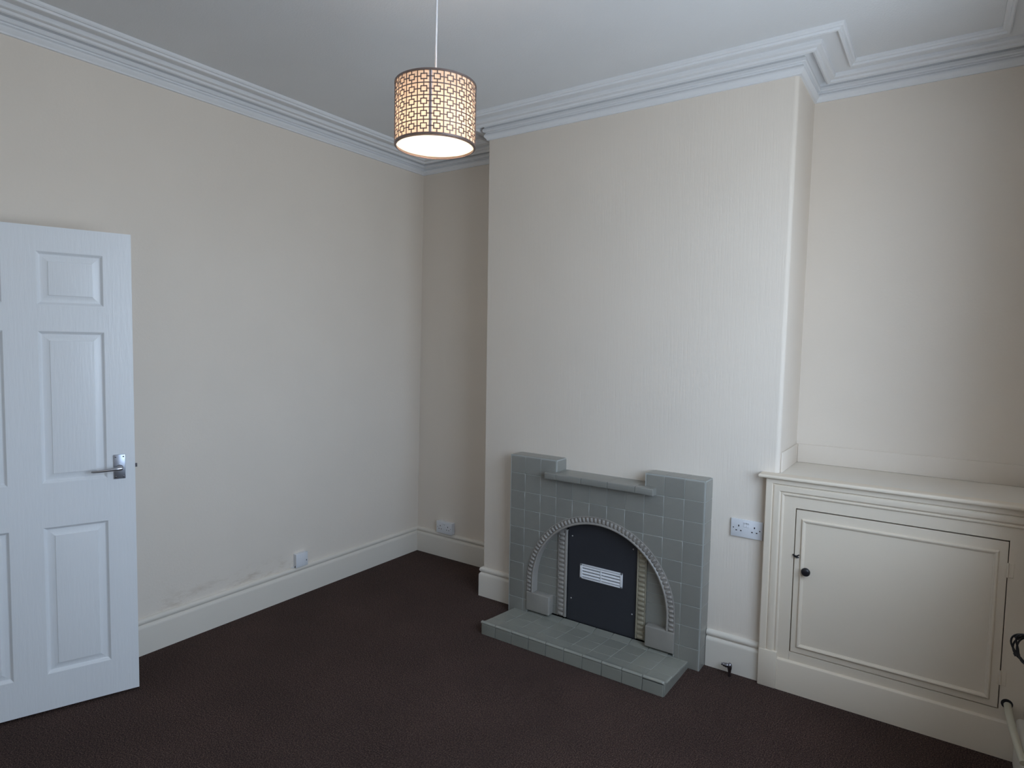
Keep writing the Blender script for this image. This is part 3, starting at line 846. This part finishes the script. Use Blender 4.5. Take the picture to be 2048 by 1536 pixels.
# door with bead
bm = bmesh.new(); box(bm, (DX0, YFc, DZ0), (DX1, YFc + 0.018, DZ1), 0.0015, 1); cd_ = cobj('cupboard_door', bm)
BP = [(0, 0), (0.0015, 0.004), (0.005, 0.0075), (0.0085, 0.008), (0.012, 0.0065), (0.0145, 0.003), (0.017, 0.002), (0.0185, 0)]
bx0, bx1, bz0, bz1 = 2.7085, 3.4100, 0.2135, 0.8055
bm = bmesh.new(); rings = []
for o, h in BP: rings.append([bm.verts.new((x, YFc - h, z)) for x, z in ((bx0 + o, bz0 + o), (bx1 - o, bz0 + o), (bx1 - o, bz1 - o), (bx0 + o, bz1 - o))])
for A, B in zip(rings, rings[1:]):
    for k in range(4): bm.faces.new((A[k], A[(k + 1) % 4], B[(k + 1) % 4], B[k]))
cobj('bead_moulding', bm, par=cd_, smooth=30)
bm = bmesh.new(); lathe(bm, [(0, 0.034), (0.010, 0.0335), (0.0160, 0.031), (0.0190, 0.026), (0.0183, 0.021), (0.012, 0.015), (0.007, 0.010), (0.0075, 0.003), (0.010, 0)], 28,
                             Matrix.Translation((2.7385, YFc, 0.5745)) @ Matrix.Rotation(PI / 2, 4, 'X'))
kn = cobj('knob', bm, M_black, par=cd_); kn['label'] = 'round black knob'
# small bent catch
bm = bmesh.new(); cx_, cz_ = 2.6915, 0.6335
tube(bm, [(cx_ - 0.012, YFc - 0.003, cz_ + 0.004), (cx_ - 0.004, YFc - 0.008, cz_ + 0.001), (cx_ + 0.006, YFc - 0.010, cz_ - 0.004), (cx_ + 0.012, YFc - 0.005, cz_ - 0.005)], [0.003, 0.004, 0.0045, 0.003], 10)
tube(bm, [(cx_ - 0.001, YFc - 0.010, cz_ - 0.002), (cx_ + 0.008, YFc - 0.014, cz_ + 0.004), (cx_ + 0.016, YFc - 0.015, cz_ + 0.010)], [0.0035, 0.0028, 0.0025], 10)
cobj('catch', bm, M_black, par=cd_, smooth=50)
for z in (0.735, 0.311):
    bm = bmesh.new(); box(bm, (DX1 - 0.006, YFc - 0.0020, z - 0.028), (DX1 + 0.020, YFc + 0.001, z + 0.028), 0.0006, 1)
    tube(bm, [(DX1 + 0.0014, YFc - 0.003, z - 0.028), (DX1 + 0.0014, YFc - 0.003, z + 0.028)], 0.0035, 10)
    cobj('hinge', bm, par=cd_)
bm = bmesh.new(); lathe(bm, [(0.0, 0.0006), (0.019, 0.0006), (0.019, 0)], 24, Matrix.Translation((3.4635, YFc, 0.2140)) @ Matrix.Rotation(PI / 2, 4, 'X'))
cobj('pipe_hole', bm, M_hole, smooth=None)

# ------------------------------------------------------------------ pipe and cable coil at the right
bm = bmesh.new()
P_ = [(3.4655, YFc - 0.0010, 0.2105), (3.4665, -0.47, 0.2040), (3.4715, -0.55, 0.1920), (3.4790, -0.63, 0.1790), (3.4860, -0.69, 0.1690), (3.4905, -0.73, 0.1630)]
tube(bm, P_, [0.0125, 0.0125, 0.0122, 0.0118, 0.0110, 0.0100], 18)
tag(obj('pipe', bm, M_pipe, smooth=60), 'cream painted pipe leaving a hole low on the cupboard front', 'pipe')
bm = bmesh.new(); cc = Vector((3.4690, -0.878, 0.613)); ax1 = Vector((0.80, -0.60, 0)).normalized(); ax2 = Vector((0.0, 0.08, 1)).normalized()
nrm = ax1.cross(ax2)
for lp in range(4):
    n = 40; rad = 0.0425 + 0.0035 * (lp % 3); ph = lp * 1.3
    pts = []
    for k in range(n):
        t = 2 * PI * k / n
        w_ = 0.0065 * math.sin(2 * t + ph) + 0.003 * math.sin(3 * t + 2 * ph)
        pts.append(cc + ax1 * (rad + w_) * math.cos(t) * 0.92 + ax2 * (rad + w_ * 0.6) * math.sin(t) + nrm * (0.004 * (lp - 1.5) + 0.003 * math.sin(t * 2 + ph)))
    tube(bm, pts, 0.0030, 8, closed=True)
coil = obj('cable_coil', bm, M_black, smooth=60)
tag(coil, 'coil of thin black cable tied in a loop hanging beside the cupboard', 'cable')
bm = bmesh.new()
for t in (PI * 0.80, PI * 1.20):
    p = cc + ax1 * 0.044 * math.cos(t) + ax2 * 0.047 * math.sin(t); tg = (-ax1 * math.sin(t) + ax2 * math.cos(t))
    tube(bm, [p - tg * 0.005, p + tg * 0.005], 0.0085, 10)
obj('cable_tie', bm, M_black, coil, smooth=50)
bm = bmesh.new()
p = cc + ax2 * 0.047
tube(bm, [p + ax1 * -0.004, p + Vector((0.012, 0.0, 0.012)), (3.500, -0.883, 0.675), (3.508, -0.888, 0.71), (3.5115, -0.888, 0.75)], 0.0033, 8)
box(bm, (3.503, -0.896, 0.738), (3.5148, -0.880, 0.755), 0.002, 1)
obj('cable_tail', bm, M_black, coil, smooth=50)

# ------------------------------------------------------------------ sockets
def pinhole(par, x, z, w_, h_, y):
    bxo('pin_hole', (x - w_ / 2, y - 0.0004, z - h_ / 2), (x + w_ / 2, y + 0.003, z + h_ / 2), M_hole, par)
def double_socket(name, loc, depth, label, group=None):
    t = empty(name, loc); tag(t, label, 'socket')
    bxo('face_plate', (-0.073, -depth, -0.043), (0.073, -depth + min(0.009, depth), 0.043), M_plastic, t, 0.0025, 2)
    if depth > 0.012: bxo('back_box', (-0.0715, -depth + 0.0092, -0.0415), (0.0715, 0, 0.0415), M_plastic, t, 0.002, 1)
    for s in (-1, 1):
        cx = s * 0.036
        pinhole(t, cx, 0.011, 0.0048, 0.0085, -depth)
        for q in (-1, 1): pinhole(t, cx + q * 0.0105, -0.0115, 0.0072, 0.0046, -depth)
        bm = bmesh.new()
        prism(bm, [(-depth + .001, 0.010), (-depth - 0.0035, 0.010), (-depth - 0.0015, 0.021), (-depth - 0.0045, 0.031), (-depth + .001, 0.031)], 'x', s * 0.0068 - 0.0058, s * 0.0068 + 0.0058)
        obj('switch', bm, M_plastic, t)
        bm = bmesh.new(); lathe(bm, [(0, 0.0006), (0.0026, 0.0004), (0.003, 0)], 12, Matrix.Translation((s * 0.0602, -depth, 0.0)) @ Matrix.Rotation(PI / 2, 4, 'X'))
        obj('screw', bm, M_dchrome, t, smooth=40)
    return t
double_socket('double_socket', (2.4690, -CD, 0.7095), 0.010, 'white double power socket on the chimney breast beside the cupboard', 'double power sockets')
double_socket('double_socket', (0.2790, 0.0, 0.2235), 0.036, 'white surface-mounted double power socket above the skirting in the left alcove', 'double power sockets')
# single box on the left wall
jx = LX(-1.066, 0.2)
jb = empty('junction_box', (jx, -1.066, 0.220), -PI / 2 * -1)
tag(jb, 'small square white connection box sitting on the skirting of the left wall', 'connection box')
jb.rotation_euler = (0, 0, PI / 2)          # local -y faces the room (+x)
bxo('back_box', (-0.0405, -0.022, -0.039), (0.0405, -0.0005, 0.0425), M_plastic, jb, 0.002, 1)
bxo('face_plate', (-0.0425, -0.031, -0.0405), (0.0425, -0.0222, 0.0440), M_plastic, jb, 0.003, 2)
bxo('cable_slot', (0.030, -0.0316, -0.012), (0.034, -0.029, -0.003), M_hole, jb)
bm = bmesh.new(); tube(bm, [(-0.040, -0.012, -0.031), (-0.047, -0.014, -0.035), (-0.056, -0.013, -0.0360), (-0.064, -0.011, -0.0355)], [0.002, 0.0028, 0.0028, 0.0022], 8)
obj('cable_stub', bm, M_plastic, jb, smooth=50)
bm = bmesh.new(); tube(bm, [(-0.041, -0.018, -0.030), (-0.0445, -0.020, -0.0365)], 0.0016, 8)
obj('wire', bm, M_black, jb, smooth=50)

# ------------------------------------------------------------------ gas tap stub by the skirting
gt = empty('pipe_valve', (2.4310, -0.447, 0)); tag(gt, 'stub of dark chrome pipe with an elbow valve rising from the carpet by the skirting', 'valve')
bm = bmesh.new(); lathe(bm, [(0, 0), (0.0075, 0), (0.0068, 0.020), (0.0082, 0.030), (0.0105, 0.040), (0.0112, 0.050), (0.0100, 0.058), (0.0055, 0.064), (0, 0.065)], 20)
obj('riser', bm, M_dchrome, gt, smooth=50)
bm = bmesh.new(); rx = Matrix.Translation((-0.006, 0, 0.050)) @ Matrix.Rotation(-PI / 2, 4, 'Y')
lathe(bm, [(0.008, 0), (0.0085, 0.004), (0.0105, 0.006), (0.0105, 0.014), (0.0085, 0.017), (0.0090, 0.021), (0.0092, 0.024), (0.0072, 0.026), (0.0060, 0.0265), (0.0060, 0.033), (0, 0.033)], 16, rx)
obj('outlet', bm, M_dchrome, gt, smooth=40)

# ------------------------------------------------------------------ pendant lamp
LXc, LYc, LZ0, LZ1, LR = 1.8678, -1.9432, 2.1652, 2.3521, 0.125
lamp = empty('pendant_lamp', (LXc, LYc, HC)); tag(lamp, 'lit drum pendant lamp with brass square lattice shade hanging from the ceiling', 'lamp')
z0, z1 = LZ0 - HC, LZ1 - HC
bm = bmesh.new(); lathe(bm, [(0, -0.028), (0.012, -0.028), (0.020, -0.022), (0.045, -0.010), (0.050, 0)], 32); obj('ceiling_rose', bm, M_plastic, lamp, smooth=40)
bm = bmesh.new(); tube(bm, [(0, 0, -0.026), (0.001, 0, -0.2), (-0.001, 0, -0.4), (0, 0, z1 - 0.020)], 0.0033, 10); obj('cord', bm, M_plastic, lamp, smooth=60)
# fretwork wrapped on the drum
A0 = math.radians(-55.1); NC, NR = 20, 5
rim_h = 0.0062
zc0, zc1 = z0 + rim_h, z1 - rim_h; ch = (zc1 - zc0) / NR; cw = 2 * PI / NC
bm = bmesh.new()
def patch(u0, u1, v0, v1, r0=LR - 0.0012, r1=LR):
    """solid bar on the drum; u in radians, v in metres"""
    n = max(1, int((u1 - u0) / math.radians(3.0)) + 1); R_ = []
    for k in range(n + 1):
        a = A0 + u0 + (u1 - u0) * k / n; c, s = math.cos(a), math.sin(a)
        R_.append([bm.verts.new((r1 * c, r1 * s, v0)), bm.verts.new((r1 * c, r1 * s, v1)), bm.verts.new((r0 * c, r0 * s, v1)), bm.verts.new((r0 * c, r0 * s, v0))])
    for A, B in zip(R_, R_[1:]):
        for k in range(4): bm.faces.new((A[k], A[(k + 1) % 4], B[(k + 1) % 4], B[k]))
    bm.faces.new(R_[0]); bm.faces.new(R_[-1][::-1])
bw = 0.0031; ba = bw / LR
for c in range(NC):
    u = c * cw; seam = c in (0, 10)
    hw = (0.0013 if seam else bw / 2) / LR
    patch(u - hw, u + hw, zc0, zc1)
for r in range(1, NR):
    v = zc0 + r * ch
    for c in range(NC): patch(c * cw, (c + 1) * cw, v - bw / 2, v + bw / 2, LR - 0.0011, LR - 0.0001)
q = 0.0210
for c in range(NC):
    for r in range(NR):
        uc = (c + 0.5) * cw; vc = zc0 + (r + 0.5) * ch; hu = q / 2 / LR; hv = q / 2 * 0.86
        patch(uc - hu, uc + hu, vc + hv - bw, vc + hv, LR - 0.0010, LR - 0.0002); patch(uc - hu, uc + hu, vc - hv, vc - hv + bw, LR - 0.0010, LR - 0.0002)
        patch(uc - hu, uc - hu + ba, vc - hv, vc + hv); patch(uc + hu - ba, uc + hu, vc - hv, vc + hv)
        patch(uc - ba / 2, uc + ba / 2, vc + hv, vc + ch / 2); patch(uc - ba / 2, uc + ba / 2, vc - ch / 2, vc - hv)
        patch(uc - cw / 2, uc - hu, vc - bw / 2, vc + bw / 2, LR - 0.0010, LR - 0.0002); patch(uc + hu, uc + cw / 2, vc - bw / 2, vc + bw / 2, LR - 0.0010, LR - 0.0002)
obj('lattice_shade', bm, M_brass, lamp, smooth=30)
bm = bmesh.new()
for c in (0, 10):
    u = c * cw; hw = 0.0046 / LR; patch(u - hw, u + hw, zc0, zc1, LR - 0.0030, LR - 0.0018)
obj('seam_strip', bm, M_overlap, lamp, smooth=30)
def ring(za, zb, ri, ro, name):
    bm = bmesh.new(); lathe(bm, [(ri, za), (ro - .0006, za), (ro, za + .0006), (ro, zb - .0006), (ro - .0006, zb), (ri, zb), (ri, za)], 96); obj(name, bm, M_brass, lamp, smooth=40)
ring(z1 - rim_h, z1, LR - 0.0035, LR + 0.0006, 'top_rim'); ring(z0, z0 + rim_h, LR - 0.0035, LR + 0.0006, 'bottom_rim')
ring(z0 - 0.0022, z0 - 0.0004, LR - 0.0065, LR - 0.0022, 'wire_ring')
bm = bmesh.new(); lathe(bm, [(LR - 0.0035, z0 + 0.001), (LR - 0.0035, z1 - 0.001)], 96); obj('liner', bm, M_liner, lamp, smooth=60)
bm = bmesh.new(); lathe(bm, [(0, z0 + 0.005), (LR - 0.0045, z0 + 0.005), (LR - 0.0045, z0 + 0.0065), (0, z0 + 0.0065)], 96); obj('diffuser', bm, M_diff, lamp, smooth=40)
bm = bmesh.new()
lathe(bm, [(0, -0.001), (0.006, -0.001), (0.019, -0.010), (0.019, -0.050), (0, -0.050)], 24, Matrix.Translation((0, 0, z1 - 0.018)))
obj('lamp_holder', bm, M_plastic, lamp, smooth=40)
bm = bmesh.new()
for k in range(3):
    a = k * 2 * PI / 3 + 0.5
    tube(bm, [(0.018 * math.cos(a), 0.018 * math.sin(a), z1 - 0.035), ((LR - 0.004) * math.cos(a), (LR - 0.004) * math.sin(a), z1 - 0.004)], 0.0014, 8)
obj('shade_carrier', bm, M_brass, lamp, smooth=50)
bz = 2.240 - HC
bm = bmesh.new(); lathe(bm, [(0, -0.026), (0.012, -0.024), (0.022, -0.014), (0.026, 0), (0.023, 0.014), (0.015, 0.028), (0.013, 0.043), (0, 0.043)], 24, Matrix.Translation((0, 0, bz)))
obj('bulb', bm, M_bulb, lamp, smooth=60)
ld = bpy.data.lights.new('bulb_light', 'POINT'); ld.energy = LAMP_W; ld.color = (1.0, 0.86, 0.74); ld.shadow_soft_size = 0.030
lo_ = bpy.data.objects.new('bulb_light', ld); COL.objects.link(lo_); lo_.location = (0, 0, bz - 0.002); lo_.parent = lamp
